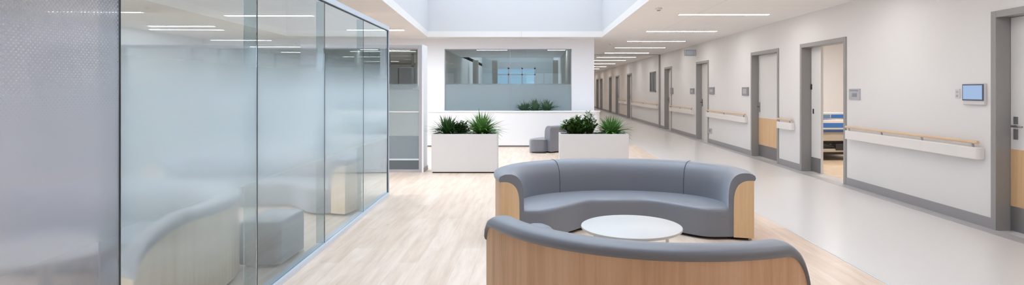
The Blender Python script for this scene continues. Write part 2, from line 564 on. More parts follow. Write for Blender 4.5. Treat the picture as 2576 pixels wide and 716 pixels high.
# office behind far window
ow = MB()
ow.box(1.1, 1.25, FARW + 0.15, 34, 0, 5.0)
ow.box(-3.25, -3.1, FARW + 0.15, 34, 0, 5.0)
struct(ow.build('wall_office_sides', 'room_wall'), 'grey side walls of the office seen through the lobby window', 'wall')
oe = MB()
oe.box(-3.25, 1.25, 34, 34.2, 0, 1.2)
oe.box(-3.25, 1.25, 34, 34.2, 2.78, 5.0)
oe.box(-3.25, -2.35, 34, 34.2, 1.2, 2.78)
oe.box(0.05, 1.25, 34, 34.2, 1.2, 2.78)
oe.box(-3.25, 1.25, 24.45, 24.6, CEIL, 5.0)
struct(oe.build('wall_office_end', 'grey_green'), 'end wall of the office with its daylight window', 'wall')
of = MB()
for x in (-2.35, -1.55, -0.75, 0.0):
    of.box(x - 0.03, x + 0.05, 33.98, 34.1, 1.2, 2.78)
for z in (1.2, 1.75, 2.38, 2.74):
    of.box(-2.35, 0.05, 33.98, 34.1, z - 0.03, z + 0.04)
wob = of.build('window_2', 'alu_frame')
MB().box(-2.35, 0.05, 34.11, 34.12, 1.2, 2.78).build('pane', 'glass_tinted', wob)
struct(wob, 'gridded daylight window at the back of the office', 'window')
oc = MB()
for x in (-2.9, -2.0, 0.85):
    oc.box(x, x + 0.25, 27.0, 27.3, 0, CEIL)
struct(oc.build('wall_office_piers', 'brown_grey'), 'taupe piers standing deep in the office', 'pier')
# left back office (behind second interior window)
bo = MB()
bo.box(LEFT, -3.25, 30.0, 30.2, 0, CEIL)
struct(bo.build('wall_back_office', 'brown_grey'), 'taupe back wall of the second office', 'wall')
bp = MB()
for x in (-8.0, -6.9, -5.6, -4.7):
    bp.box(x, x + 0.08, 22.0, 22.1, 0, CEIL)
bp.box(LEFT, -3.25, 22.0, 22.1, 2.35, 2.45)
struct(bp.build('trim_4', 'frame'), 'grey glazing posts in the second office', 'partition posts')

# interior window glazing
def window_unit(name, x0, x1, joints, label):
    t = thing(name, label, 'window', ((x0 + x1) / 2, FARW + 0.05, WB), kind='structure')
    ox, oy, oz = t.location
    es = [x0] + joints + [x1]
    for i in range(len(es) - 1):
        MB().box(es[i] + 0.004 - ox, es[i + 1] - 0.004 - ox, -0.006, 0.006, 0, WT - WB).build('pane', 'glass_window', t)
    fr = MB()
    for x in joints:
        fr.box(x - 0.006 - ox, x + 0.006 - ox, -0.01, 0.01, 0, WT - WB)
    fr.box(x0 - ox, x1 - ox, -0.02, 0.03, WT - WB - 0.02, WT - WB)
    fr.box(x0 - ox, x0 + 0.02 - ox, -0.02, 0.03, 0, WT - WB)
    fr.box(x1 - 0.02 - ox, x1 - ox, -0.02, 0.03, 0, WT - WB)
    fr.build('window_frame', 'alu_frame', t)
window_unit('window_1', W1[0], W1[1], [(1283 - CX) / F * FARW], 'wide interior window frosted along its lower half above the white counter')
window_unit('window_7', W2[0], W2[1], [-7.2, -5.8, -4.5], 'long interior window in the end wall behind the glazed room')

# ------------------------------------------------------------------ right wall with door openings
doors = [(2496, None), (2014, 2130), (1890, 1960), (1752, 1783), (1672, 1690), (1578, 1589.5), (1549, 1558), (1532.5, 1539), (1510, 1516), (1500.5, 1506)]
spans = []
for p0, p1 in doors:
    d1 = wd(p0)
    d0 = wd(p1) if p1 else d1 - 1.55
    spans.append((d0, d1))
DT = 2.335
rwall = MB()
rwarm = MB()
sk = MB()
prev = REAR - 0.2
for d0, d1 in spans:
    (rwall if prev < 22 else rwarm).box(WALLX, WALLX + 0.2, prev, d0, 0, CEIL)
    (rwall if prev < 22 else rwarm).box(WALLX, WALLX + 0.2, d0, d1, DT, CEIL)
    sk.box(WALLX - 0.012, WALLX, max(prev, REAR), d0, 0.0, 0.12)
    prev = d1
rwarm.box(WALLX, WALLX + 0.2, prev, END, 0, CEIL)
sk.box(WALLX - 0.012, WALLX, prev, END, 0.0, 0.12)
struct(rwall.build('wall_right', 'wall'), 'long white corridor wall with grey framed doors', 'wall')
struct(rwarm.build('wall_right_far', 'corr_wall'), 'corridor wall beyond the slim grey door frame', 'wall')
struct(sk.build('baseboard_right', 'skirt'), 'grey skirting along the foot of the corridor wall', 'baseboard')

door_labels = [
    'nearest grey framed door with lever handle and oak lower panel, cut by the picture edge',
    'open sliding doorway with a hospital bed inside',
    'closed white door with oak panel and steel kick plate beyond the open doorway',
    'white door in a grey frame under the projecting sign, with dark handle',
    'grey framed doorway just before the slim frame across the corridor',
    'first grey doorway beyond the slim frame across the corridor',
    'second grey doorway beyond the slim frame across the corridor',
    'third grey doorway beyond the slim frame across the corridor',
    'fourth grey doorway beyond the slim frame across the corridor',
    'farthest grey doorway at the end of the corridor']


def lever_handle(leaf, y, z, xf, toward, kind):
    """lever set on leaf face xf (leaf local coordinates); lever points along y * toward"""
    if kind == 'split':
        MB().box(xf - 0.008, xf, y - 0.028, y + 0.028, z + 0.02, z + 0.10).build('handle_rose', 'steel', leaf, bevel=0.003)
        MB().box(xf - 0.008, xf, y - 0.028, y + 0.028, z - 0.14, z - 0.03).build('lock_plate', 'steel', leaf, bevel=0.003)
    else:
        MB().box(xf - 0.008, xf, y - 0.022, y + 0.022, z - 0.12, z + 0.10).build('lock_plate', 'steel' if kind != 'dark' else 'black', leaf, bevel=0.003)
    mt = 'chrome' if kind != 'dark' else 'black'
    MB().tube([(xf, y, z), (xf - 0.05, y, z), (xf - 0.062, y + 0.02 * toward, z), (xf - 0.062, y + 0.15 * toward, z)], 0.011).build('handle', mt, leaf)


for i, (d0, d1) in enumerate(spans):
    t = thing('door_%d' % (i + 1), door_labels[i], 'door', (WALLX, (d0 + d1) / 2, 0), kind='structure')
    h = (d1 - d0) / 2
    fr = MB()
    jw = 0.07
    fr.box(-0.018, 0.2, -h, -h + jw, 0, DT)
    fr.box(-0.018, 0.2, h - jw, h, 0, DT)
    fr.box(-0.018, 0.2, -h + jw, h - jw, DT - jw, DT)
    fr.build('door_frame', 'frame', t, bevel=0.004)
    lx0, lx1 = 0.14, 0.185
    if i == 1:                                        # sliding door, mostly open
        ya, yb = h - jw - 0.36, h - jw - 0.012
        lf = MB().box(lx0 + 0.02, lx1 + 0.02, ya, yb, 0.01, DT - jw - 0.01).build('door_leaf', 'leaf', t, bevel=0.003)
        MB().box(lx0 + 0.012, lx0 + 0.02, ya + 0.005, yb - 0.005, 0.015, 0.27).build('kick_plate', 'kick', lf)
        MB().box(lx0 + 0.008, lx0 + 0.02, yb - 0.10, yb - 0.07, 1.06, 1.15).build('pull', 'black', lf, bevel=0.003)
        MB().box(lx0 + 0.008, lx0 + 0.03, yb - 0.03, yb + 0.01, 1.5, 1.6).build('latch', 'black', lf, bevel=0.003)
        continue
    lf = MB().box(lx0, lx1, -h + jw + 0.004, h - jw - 0.004, 0.008, DT - jw - 0.004).build('door_leaf', 'leaf', t)
    if i in (0, 2):
        MB().box(lx0 - 0.003, lx0, -h + jw + 0.005, h - jw - 0.005, 0.27, 0.87).build('wood_panel', 'oak_light', lf)
        MB().box(lx0 - 0.004, lx0, -h + jw + 0.005, h - jw - 0.005, 0.01, 0.268).build('kick_plate', 'kick', lf)
    lever_handle(lf, h - jw - 0.07, 1.115, lx0, -1, 'split' if i == 0 else ('dark' if i == 3 else 'plate'))

# room behind the open doorway
RX0, RX1, RY0, RY1 = WALLX + 0.2, 9.2, 8.4, 15.6
pr = MB()
pr.box(RX0, RX1, RY1, RY1 + 0.1, 0, CEIL)
pr.box(RX0, RX1, RY0 - 0.1, RY0, 0, CEIL)
pr.box(RX1, RX1 + 0.1, RY0, RY1, 0, CEIL)
struct(pr.build('wall_bedroom', 'wall'), 'plain white walls of the bed room behind the open doorway', 'wall')
struct(MB().box(RX0, RX1, RY0, RY1, CEIL, CEIL + 0.1).build('ceiling_bedroom', 'ceil'), 'white ceiling of the bed room', 'ceiling')
struct(MB().box(WALLX + 0.25, RX1, RY0, RY1, -0.1, 0).build('floor_bedroom', 'oak_pale'), 'beige floor of the bed room', 'floor')

# ------------------------------------------------------------------ corridor cross frame
cf = thing('corridor_frame', 'slim grey metal door frame crossing the corridor at the wall', 'door frame', (WALLX, 22.6, 0), kind='structure')
MB().box(-0.05, 0.0, -0.06, 0.06, 0, CEIL).build('post', 'frame', cf)
MB().box(-3.31, -3.26, -0.06, 0.06, 0, CEIL).build('post', 'frame', cf)
MB().box(-3.26, -0.05, -0.05, 0.05, CEIL - 0.022, CEIL).build('lintel', 'alu_frame', cf)

# ------------------------------------------------------------------ ceiling lights
def strip_light(x0, x1, y, label, group, mat='lamp', hw=0.055, name='ceiling_light'):
    t = thing(name, label, 'ceiling light', ((x0 + x1) / 2, y, CEIL), group)
    h = (x1 - x0) / 2
    fr = MB()
    fr.box(-h - 0.012, h + 0.012, -hw - 0.012, -hw, -0.012, 0)
    fr.box(-h - 0.012, h + 0.012, hw, hw + 0.012, -0.012, 0)
    fr.box(-h - 0.012, -h, -hw, hw, -0.012, 0)
    fr.box(h, h + 0.012, -hw, hw, -0.012, 0)
    fr.build('frame', 'white_powder', t)
    MB().box(-h, h, -hw, hw, -0.010, -0.001).build('diffuser', mat, t)
    return t

ordn = ['nearest', 'second', 'third', 'fourth', 'fifth', 'sixth', 'seventh', 'eighth', 'ninth', 'tenth', 'eleventh', 'twelfth', 'thirteenth', 'fourteenth', 'fifteenth', 'sixteenth']
cl = [10.49, 13.5, 16.3, 18.8, 21.5, 24.3, 27.0, 30.5, 34.3, 38, 42, 46, 50, 54]
for k, d in enumerate(cl):
    lab = '%s of the bright linear ceiling lights in view along the corridor' % ordn[k] if k < 9 else 'bright linear ceiling light at the hidden far end of the corridor'
    strip_light(2.62, 4.26, d, lab, 'corridor ceiling lights')
for d in (7.75, 5.0, 2.25, -0.5, -3.2):  # row continued out of view toward the camera, added for its light
    strip_light(2.62, 4.26, d, 'bright linear ceiling light added over the corridor, above the picture', 'corridor ceiling lights')
# lights of the offices and glazed room; extra unseen strips brighten the latter
for x0, x1, d, lab in [(-5.72, -4.1, 10.65, 'long ceiling light seen above the glass partition top right of the frosted pane'),
                       (-5.9, -4.3, 5.2, 'added ceiling light over the curved sofa inside the glazed room'),
                       (-5.9, -4.3, 1.0, 'added ceiling light inside the glazed room near the dotted pane'),
                       (-5.9, -4.3, 7.9, 'added ceiling light over the deep oak ended sofa in the glazed room'),
                       (-5.9, -4.3, 3.0, 'added ceiling light inside the glazed room before the curved sofa'),
                       (-8.3, -6.9, 12.4, 'ceiling light behind the far glazed panels by the grey side wall'),
                       (-4.3, -3.0, 13.2, 'ceiling light behind the glazed panel beside the left planter')]:
    strip_light(x0, x1, d, lab, 'glazed room ceiling lights', 'lamp_glazed', 0.075)
offl = [(-9.0 + .1, -8.0, 16.6), (-8.6, -7.7, 18.6), (-7.4, -6.5, 19.5), (-6.4, -5.2, 18.2), (-6.6, -4.9, 20.6), (-5.2, -3.6, 20.6), (-8.0, -6.4, 24.0), (-5.4, -3.5, 26.5), (-8.2, -6.6, 28.0)]
offn = ['by the grey side wall', 'second from the side wall', 'third from the side wall', 'just behind the glass', 'in the middle row', 'in the middle row by the dividing wall',
        'in the deep row by the side wall', 'in the deep row by the dividing wall', 'farthest back']
for (x0, x1, d), nm in zip(offl, offn):
    strip_light(x0, x1, d, 'office ceiling light behind the long window, ' + nm, 'second office ceiling lights', 'lamp_room', 0.06)
strip_light(-2.0, -0.95, 19.9, 'longer ceiling light behind the left pane of the lobby window', 'lobby window office lights', 'lamp_room', 0.09)
strip_light(0.45, 1.05, 19.9, 'short linear ceiling light behind the lobby window by the dividing wall', 'lobby window office lights', 'lamp_room', 0.09)
strip_light(5.9, 7.9, 11.0, 'ceiling light of the bed room before the bed', 'bed room lights', 'lamp_room', 0.2)
strip_light(5.9, 7.9, 13.6, 'ceiling light of the bed room over the bed', 'bed room lights', 'lamp_room', 0.2)

# smoke detectors
def detector(x, d, label):
    t = thing('smoke_detector', label, 'smoke detector', (x, d, CEIL), 'smoke detectors')
    MB().lathe(0, 0, [(0.055, 0.0), (0.058, -0.012), (0.05, -0.03), (0.02, -0.042)], 24).build('body', 'white_powder', t)
    MB().lathe(0, 0, [(0.03, -0.036), (0.026, -0.05), (0.01, -0.052)], 20).build('sensor_cap', 'plate_dark', t)
detector((1535 - CX) / F * 17.1, 17.1, 'white smoke detector on the corridor ceiling near the lobby wall corner')
detector((1657 - CX) / F * 9.69, 9.69, 'small white smoke detector on the ceiling beside the nearest corridor light')

# ------------------------------------------------------------------ wall mounted things
def handrail(px0, px1, label, brackets=3, name='handrail'):
    """px0 = far end column, px1 = near end column"""
    d1, d0 = wd(px0), wd(px1)
    t = thing(name, label, 'handrail', (WALLX, (d0 + d1) / 2, 0.73), 'corridor handrails')
    h = (d1 - d0) / 2
    n = 8
    prof = []
    r = 0.05
    # plan outline of bumper: rounded returns to the wall
    pts = [(0, -h)]
    for k in range(7):
        a = k / 6 * PI / 2
        pts.append((-0.085 + 0.05 * (1 - math.sin(a)), -h + 0.05 * (1 - math.cos(a))))
    for k in range(7):
        a = k / 6 * PI / 2
        pts.append((-0.085 + 0.05 * (1 - math.cos(a)), h - 0.05 * (1 - math.sin(a))))
    pts.append((0, h))
    MB().prism(pts, 0, 0.135).build('bumper', 'bumper', t, bevel=0.012, seg=3)
    MB().tube([(-0.062, -h + 0.02, 0.19), (-0.062, h - 0.02, 0.19)], 0.0175, 12).build('rail', 'rail_wood', t)
    for k in range(brackets):
        y = -h + 0.10 + (2 * h - 0.2) * (k / max(1, brackets - 1))
        MB().tube([(-0.05, y, 0.125), (-0.06, y, 0.175)], 0.012, 8).build('bracket', 'chrome', t)
    return t
handrail(2136, 2478, 'longest handrail with beech top rail under the wall screen', 4)
handrail(1962, 2000, 'short stub of handrail between the open doorway and the oak panelled door', 2)
handrail(1782, 1881, 'handrail beyond the oak panelled door, above the wall socket', 3)
handrail(1688, 1746, 'handrail under the projecting sign, between two grey doorways', 3)
handrail(1592, 1657, 'handrail beyond the slim corridor frame, below the narrow wall panel', 3)
handrail(1560, 1576, 'farther handrail between first and second doorways beyond the corridor frame', 2)


def plate(px0, px1, y0, y1, thick, name, label, cat, mat, group=None):
    d1, d0 = wd(px0), wd(px1)
    dm = (d0 + d1) / 2
    z1, z0 = zz(y0, dm), zz(y1, dm)
    t = thing(name, label, cat, (WALLX, dm, z0), group)
    h = (d1 - d0) / 2
    H = z1 - z0
    MB().box(-thick, 0.004, -h, h, 0, H).build('face_plate', mat, t, bevel=min(0.005, thick * 0.3))
    return t, h, H
t, h, H = plate(2138, 2165, 223, 250, 0.02, 'control_plate', 'square grey control plate beside the open doorway, above the long handrail', 'switch plate', 'plate', 'wall plates')
MB().box(-0.026, -0.02, -h * .5, h * .3, H * .25, H * .6).build('button', 'plate_dark', t, bevel=0.002)
MB().box(-0.023, -0.02, -h * .75, h * .75, H * .8, H * .88).build('indicator', 'plate_dark', t)
t, h, H = plate(1869, 1884, 219, 240, 0.03, 'control_plate', 'grey plate on the wall just left of the oak panelled door', 'switch plate', 'plate_dark', 'wall plates')
MB().box(-0.034, -0.03, -h * .6, h * .6, H * .2, H * .8).build('button', 'plate', t, bevel=0.002)
t, h, H = plate(1786, 1798, 219, 237, 0.03, 'control_plate', 'grey plate beside the white door with dark handle, above the handrail end', 'switch plate', 'plate_dark', 'wall plates')
MB().box(-0.034, -0.03, -h * .6, h * .6, H * .3, H * .7).build('button', 'plate', t, bevel=0.002)
t, h, H = plate(1738, 1747, 222, 236, 0.03, 'control_plate', 'small grey plate between the projecting sign and the handrail', 'switch plate', 'plate_dark', 'wall plates')
MB().box(-0.034, -0.03, -h * .5, h * .5, H * .3, H * .7).build('button', 'plate', t, bevel=0.002)
t, h, H = plate(1689, 1694, 221, 236, 0.04, 'control_plate', 'darkest small plate at the edge of the doorway before the corridor frame', 'switch plate', 'plate_dark', 'wall plates')
t, h, H = plate(1783, 1791, 322, 335, 0.02, 'wall_socket', 'small grey wall socket low on the wall under the handrail', 'socket', 'plate')
MB().box(-0.024, -0.02, -h * .55, h * .55, H * .25, H * .75).build('socket_insert', 'plate_dark', t)
t, h, H = plate(2405, 2416, 223, 247, 0.012, 'light_switch', 'slim white switch beside the blue wall screen', 'switch', 'plate_white')
MB().box(-0.017, -0.012, -h * .5, h * .5, H * .55, H * .8).build('rocker', 'plate', t, bevel=0.002)
MB().box(-0.017, -0.012, -h * .5, h * .5, H * .15, H * .4).build('rocker', 'plate', t, bevel=0.002)
# wall screen
d1, d0 = wd(2429), wd(2482)
dm = (d0 + d1) / 2
t = thing('wall_screen', 'small wall screen glowing plain blue above the long handrail', 'screen', (WALLX, dm, 1.355))
h = (d1 - d0) / 2
MB().box(-0.03, 0, -h - 0.006, h + 0.006, -0.025, 0.215).build('housing', 'plate_white', t, bevel=0.008)
MB().box(-0.040, -0.03, -h, h, 0.022, 0.205).build('bezel', 'bezel', t, bevel=0.003)
MB().box(-0.042, -0.04, -h + 0.014, h - 0.014, 0.036, 0.192).build('display', 'screen', t)
# projecting sign
t = thing('projecting_sign', 'grey box sign projecting from the wall above the corridor doors', 'sign', (WALLX, 17.6, 2.53))
MB().box(-0.345, 0, -0.03, 0.03, 0, 0.185).build('box', 'sign_face', t, bevel=0.006)
MB().box(-0.30, -0.07, -0.034, -0.03, 0.03, 0.155).build('panel', 'sign_light', t)
MB().box(-0.335, -0.315, -0.034, -0.03, 0.01, 0.175).build('edge_strip', 'plate_white', t)
MB().box(-0.05, -0.02, -0.034, -0.03, 0.01, 0.175).build('edge_strip', 'plate_white', t)
# narrow wall panel
d1, d0 = wd(1636), wd(1650)
t = thing('vision_panel', 'tall narrow dark glazed panel on the wall beyond the corridor frame', 'glazed panel', (WALLX, (d0 + d1) / 2, 1.40))
h = (d1 - d0) / 2
vf = MB()
vf.box(-0.03, 0, -h, -h + 0.06, 0, 0.84)
vf.box(-0.03, 0, h - 0.06, h, 0, 0.84)
vf.box(-0.03, 0, -h, h, 0.80, 0.84)
vf.box(-0.03, 0, -h, h, 0, 0.04)
vf.box(-0.03, 0, -0.05, 0.05, 0.04, 0.80)
vf.build('frame', 'plate_dark', t)
MB().box(-0.012, 0, -h + 0.06, h - 0.06, 0.04, 0.80).build('pane', 'grey_panel_dark', t)

# ------------------------------------------------------------------ sofas
def make_sofa(label, cx, cy, a, bp, bn, t0, t1, w=0.24, front=None, sag=0.5, shell='oak', seams=(), fabric='fabric', zmax=0.67, zs=0.315, drop0=0.0, drop1=0.0, low0=None, cap='oak_light', name='curved_sofa', group=None):
    """arc shaped sofa: t0..t1 degrees counter clockwise on an ellipse, seat on the inner side"""
    root = thing(name, label, 'sofa', (cx, cy, 0), group)
    R = math.radians

    def P(t):
        s_ = math.sin(t)
        return Vector((a * math.cos(t), (bp if s_ > 0 else bn) * s_))

    def TN(t):
        e = 1e-3
        T_ = (P(t + e) - P(t - e)).normalized()
        return T_, Vector((-T_.y, T_.x))
    nt_ = 96
    path = []
    for k in range(nt_ + 1):
        u = k / nt_
        # denser rings toward the two ends
        u = u + 0.10 * math.sin(2 * PI * u) * -0.9
        t = R(t0 + (t1 - t0) * u)
        path.append((P(t), TN(t)[1], u))
    cum = [0.0]
    for k in range(nt_):
        cum.append(cum[-1] + (path[k + 1][0] - path[k][0]).length)

    def ztop(k):
        z = zmax
        lo = zs + 0.06
        for D, sd, lo in ((drop0, cum[k], zmax - low0 if low0 else lo), (drop1, cum[-1] - cum[k], lo)):
            if D > 0 and sd < D:
                z = min(z, lo + (zmax - lo) * math.sqrt(max(0.0, 1 - (1 - sd / D) ** 2)))
        return z

    def sec(k, us):
        p, n_, _ = path[k]
        return [(p.x + n_.x * u, p.y + n_.y * u, z) for u, z in us]

    def profile(k):
        zt = ztop(k)
        zw = zt - 0.075
        pr = [(0.0, zw), (-0.012, zw + 0.008), (-0.018, zw + 0.028), (-0.010, zw + 0.052), (0.012, zt - 0.010), (0.045, zt)]
        u0 = 0.08
        m = 12
        for j in range(m + 1):
            th = j / m * PI / 2
            pr.append((u0 + (w - u0) * (math.sin(th) ** 0.95), zs - 0.02 + (zt - zs + 0.02) * (max(0.0, math.cos(th)) ** 0.46)))
        return pr
    rings, shell_r, plin = [], [], []
    for k in range(len(path)):
        rings.append(sec(k, profile(k) + [(w, 0.035), (0.02, 0.035)]))
        zw = ztop(k) - 0.075
        shell_r.append(sec(k, [(0.0, 0.03), (0.0, zw + 0.004), (0.019, zw + 0.004), (0.019, 0.03)]))
        if 3 <= k <= nt_ - 3:
            plin.append(sec(k, [(0.05, 0.0), (0.05, 0.035), (w - 0.02, 0.035), (w - 0.02, 0.0)]))
    MB().loft(rings).build('backrest', fabric, root, angle=60)
    MB().loft(shell_r).build('shell', shell, root)
    MB().loft(plin).build('plinth', 'dark', root)
    # wooden end panels set into the upholstery
    if cap:
        for k, sgn in ((0, -1), (nt_, 1)):
            zt = ztop(k)
            zw = zt - 0.072
            we = w - 0.05
            pr = [(0.0, 0.03), (0.0, zw)]
            for j in range(13):
                th = j / 12 * PI / 2
                pr.append((0.03 + (we - 0.03) * (math.sin(th) ** 0.95), 0.28 + (zw - 0.28) * (max(0.0, math.cos(th)) ** 0.5)))
            pr.append((we, 0.03))
            p, n_, _ = path[k]
            T_ = Vector((n_.y, -n_.x)) * sgn
            r0 = [(p.x + n_.x * u - T_.x * 0.01, p.y + n_.y * u - T_.y * 0.01, z) for u, z in pr]
            r1 = [(p.x + n_.x * u + T_.x * 0.008, p.y + n_.y * u + T_.y * 0.008, z) for u, z in pr]
            MB().loft([r0, r1]).build('end_panel', cap, root)
    # seat
    A, B = path[0][0] + path[0][1] * (w - 0.01), path[-1][0] + path[-1][1] * (w - 0.01)
    mid = (A + B) / 2
    pm = path[len(path) // 2][0]
    ch = (A - B)
    L = ch.length
    dirx = ch / L
    back = Vector((-dirx.y, dirx.x))
    if back.dot(pm - mid) < 0:
        back = -back

    def ss(x, lo, hi):
        x = max(0, min(1, (x - lo) / (hi - lo)))
        return x * x * (3 - 2 * x)

    def frontcurve(dl):
        if front:
            pts = [Vector(q) for q in front]
            out = []
            for i in range(len(pts) - 1):
                p0 = pts[max(i - 1, 0)]; p1 = pts[i]; p2 = pts[i + 1]; p3 = pts[min(i + 2, len(pts) - 1)]
                for j in range(6):
                    s_ = j / 6
                    out.append(0.5 * ((2 * p1) + (p2 - p0) * s_ + (2 * p0 - 5 * p1 + 4 * p2 - p3) * s_ * s_ + (3 * p1 - p0 - 3 * p2 + p3) * s_ ** 3))
            out.append(pts[-1])
            return [q + back * dl for q in out]
        o = []
        n = 48
        for i in range(n + 1):
            u = -1 + 2 * i / n                # -1 = end t1, 1 = end t0
            o.append(mid + dirx * (u * L / 2) + back * (sag * (1 - ss(abs(u), 0.22, 0.85)) + dl))
        return o
    kk = range(2, nt_ - 1)
    foot = [path[k][0] + path[k][1] * (w * 0.6) for k in kk]
    lv = [(0.03, 0.0), (zs - 0.045, 0.0), (zs - 0.022, 0.005), (zs - 0.008, 0.016), (zs, 0.04)]
    rr = []
    for z, dl in lv:
        rr.append([(q.x, q.y, z) for q in foot] + [(q.x, q.y, z) for q in frontcurve(dl)])
    MB().loft(rr).build('seat', fabric, root, angle=50)
    foot2 = [path[k][0] + path[k][1] * (w - 0.04) for k in kk]
    ring = [(q.x, q.y) for q in foot2] + [(q.x, q.y) for q in frontcurve(0.07)]
    n = len(ring)
    MB().add([(x, y, 0.0) for x, y in ring] + [(x, y, 0.032) for x, y in ring],
             [tuple(range(n))[::-1], tuple(range(n, 2 * n))] + [(i, (i + 1) % n, n + (i + 1) % n, n + i) for i in range(n)]).build('plinth', 'dark', root)
    # upholstery seams
    for sd in seams:
        k = min(range(nt_ + 1), key=lambda q: abs(path[q][2] - (sd - t0) / (t1 - t0)))
        p, n_, _ = path[k]
        pts = [(p.x + n_.x * (uu + .001), p.y + n_.y * (uu + .001), z + .001) for uu, z in profile(k)[3:]]
        MB().tube(pts, 0.0048, 6).build('seam', 'fabric_seam', root)
    return root


SG = 'curved lounge sofas'
make_sofa('grey curved sofa facing the camera with oak ends, behind the round white table', 0.905, 6.06, 1.315, 0.97, 1.315, -16, 200, sag=0.52, seams=(44, 124), group=SG)
near = make_sofa('nearest grey sofa seen from behind, oak shell toward the camera', 0.90, 4.43, 1.33, 1.37, 1.37, 203, 298.5, zmax=0.66, sag=-0.2, drop0=0.09, low0=0.10, drop1=0.17, group=SG)
# plump end cushion leaning on the inside of the backrest
rings = []
for k in range(13):
    u = -1 + 2 * k / 12
    ang = math.radians(214.5 + 8.5 * u)
    sc_ = math.sqrt(max(0.02, 1 - abs(u) ** 3))
    er, et = Vector((math.cos(ang), math.sin(ang))), None
    ring = []
    for q in range(16):
        f = 2 * PI * q / 16
        cu, cz = math.cos(f), math.sin(f)
        ru = math.copysign(abs(cu) ** 0.7, cu) * 0.10 * sc_
        rz = math.copysign(abs(cz) ** 0.7, cz) * 0.145 * sc_
        ring.append((er.x * (1.06 - ru), er.y * (1.06 - ru), 0.462 + rz))
    rings.append(ring)
MB().loft(rings).build('end_cushion', 'fabric', near, angle=70)
make_sofa('small grey sofa without oak, half hidden behind the planter by the counter', -0.45, 14.55, 1.34, 1.1, 1.2, -52, 5, zmax=0.64, group=SG,
          front=[(1.10, 0.10), (0.85, 0.05), (0.55, -0.20), (0.34, -0.55), (0.34, -0.84), (0.45, -0.93), (0.66, -0.93)], shell='fabric', cap=None)
make_sofa('blurred oak backed sofa around the table behind the frosted glass', -3.55, 4.25, 1.22, 1.2, 1.2, -32, 150, drop0=0.45, sag=0.35, shell='oak_pale', cap='oak_pale', group=SG)
make_sofa('blurred grey sofa with oak end deep behind the glass partition', -3.42, 7.15, 1.22, 1.0, 1.22, -16, 196, sag=0.5, shell='oak_pale', cap='oak_pale', group=SG)


def round_table(x, y, rad, h, label, group):
    t = thing('coffee_table', label, 'coffee table', (x, y, 0), group)
    MB().lathe(0, 0, [(rad - 0.012, h - 0.026), (rad - 0.002, h - 0.020), (rad, h - 0.010), (rad - 0.002, h - 0.003), (rad - 0.008, h)], 72).build('tabletop', 'table_white', t)
    for ang in (200, 318, 95):
        aa = math.radians(ang)
        lx, ly = rad * 0.80 * math.cos(aa), rad * 0.80 * math.sin(aa)
        MB().tube([(lx, ly, 0), (lx, ly, h - 0.026)], 0.013, 12).build('leg', 'white_powder', t)
    MB().lathe(0.02, -0.02, [(0.034, 0.0), (0.034, h - 0.026)], 24).build('pedestal', 'white_powder', t)
    MB().lathe(0.02, -0.02, [(0.16, 0.0), (0.16, 0.012), (0.04, 0.018)], 32).build('base_plate', 'white_powder', t)
    return t
round_table((1588 - CX) / F * 4.83, 4.83, 0.42, 0.362, 'round white coffee table between the two facing curved sofas', 'round coffee tables')
round_table(-3.5, 4.1, 0.42, 0.362, 'blurred round white table behind the dotted glass pane', 'round coffee tables')

# ottoman behind the partition
t = thing('ottoman', 'grey upholstered ottoman standing close behind the glass pane', 'ottoman', (-2.33, 5.12, 0))
def rrect(w_, d_, r, n=6):
    o = []
    for sx, sy, a0 in ((1, 1, 0), (-1, 1, 90), (-1, -1, 180), (1, -1, 270)):
        for k in range(n + 1):
            a_ = math.radians(a0 + 90 * k / n)
            o.append((sx * (w_ / 2 - r) + r * math.cos(a_), sy * (d_ / 2 - r) + r * math.sin(a_)))
    return o
rings = []
for z, ins in ((0.03, 0.0), (0.345, 0.0), (0.372, 0.008), (0.385, 0.03)):
    rings.append([(x * (1 - ins * 3), y * (1 - ins * 2), z) for x, y in rrect(0.36, 0.56, 0.06)])
MB().loft(rings).build('cushion_body', 'fabric', t, angle=50)
MB().prism(rrect(0.29, 0.48, 0.05), 0, 0.03).build('plinth', 'dark', t)

# ------------------------------------------------------------------ glass partition
def gx(d):
    return -1.97 - 0.0318 * (d - 4.43)
ends = [8.19, 6.873, 5.481, 4.055, 2.65, 1.25, -0.15]
GT = 2.335
gp = thing('glass_partition', 'frameless frosted glass partition with pale metal rails beside the pale floor', 'glass partition', (gx(8.19), 8.19, 0))
gd = Vector((-0.0318, 1.0)).normalized()
gn = Vector((gd.y, -gd.x))            # toward the lobby (+x)


def gbox(d0, d1, n0, n1, z0, z1):
    """box along the partition line between distances d0,d1 and normal offsets n0,n1, local to gp"""
    o = Vector((gx(8.19), 8.19))
    q0, q1 = Vector((gx(d0), d0)) - o, Vector((gx(d1), d1)) - o
    return MB().prism([q0 + gn * n0, q0 + gn * n1, q1 + gn * n1, q1 + gn * n0], z0, z1)
for i in range(len(ends) - 1):
    d1, d0 = ends[i], ends[i + 1]
    g = 0.007
    pane = gbox(d0 + g, d1 - g, -0.006, 0.006, 0.045, GT - 0.012).build('glass_pane', 'glass_dots' if i >= 4 else 'glass_frost', gp)
    if i >= 4:
        pane['label'] = 'pane with a fine dot pattern'
    gbox(d0 - 0.006, d0 + 0.006, -0.007, 0.007, 0.045, GT).build('seal', 'seal', gp)
    wfin = 0.085 if i > 1 else 0.07
    gbox(d0 + 0.002, d0 + 0.012, -0.012 - wfin, -0.012, 0.045, GT).build('glass_fin', 'glass_fin', gp)
gbox(8.178, 8.20, -0.02, 0.02, 0.0, GT + 0.04).build('end_post', 'alu', gp)
gbox(8.15, 8.178, -0.009, 0.009, 0.045, GT).build('seal', 'seal', gp)
gbox(-0.15, 8.19, -0.025, 0.025, GT, GT + 0.055).build('top_rail', 'alu', gp)
gbox(-0.15, 8.19, -0.075, 0.03, 0.0, 0.045).build('bottom_rail', 'alu', gp)
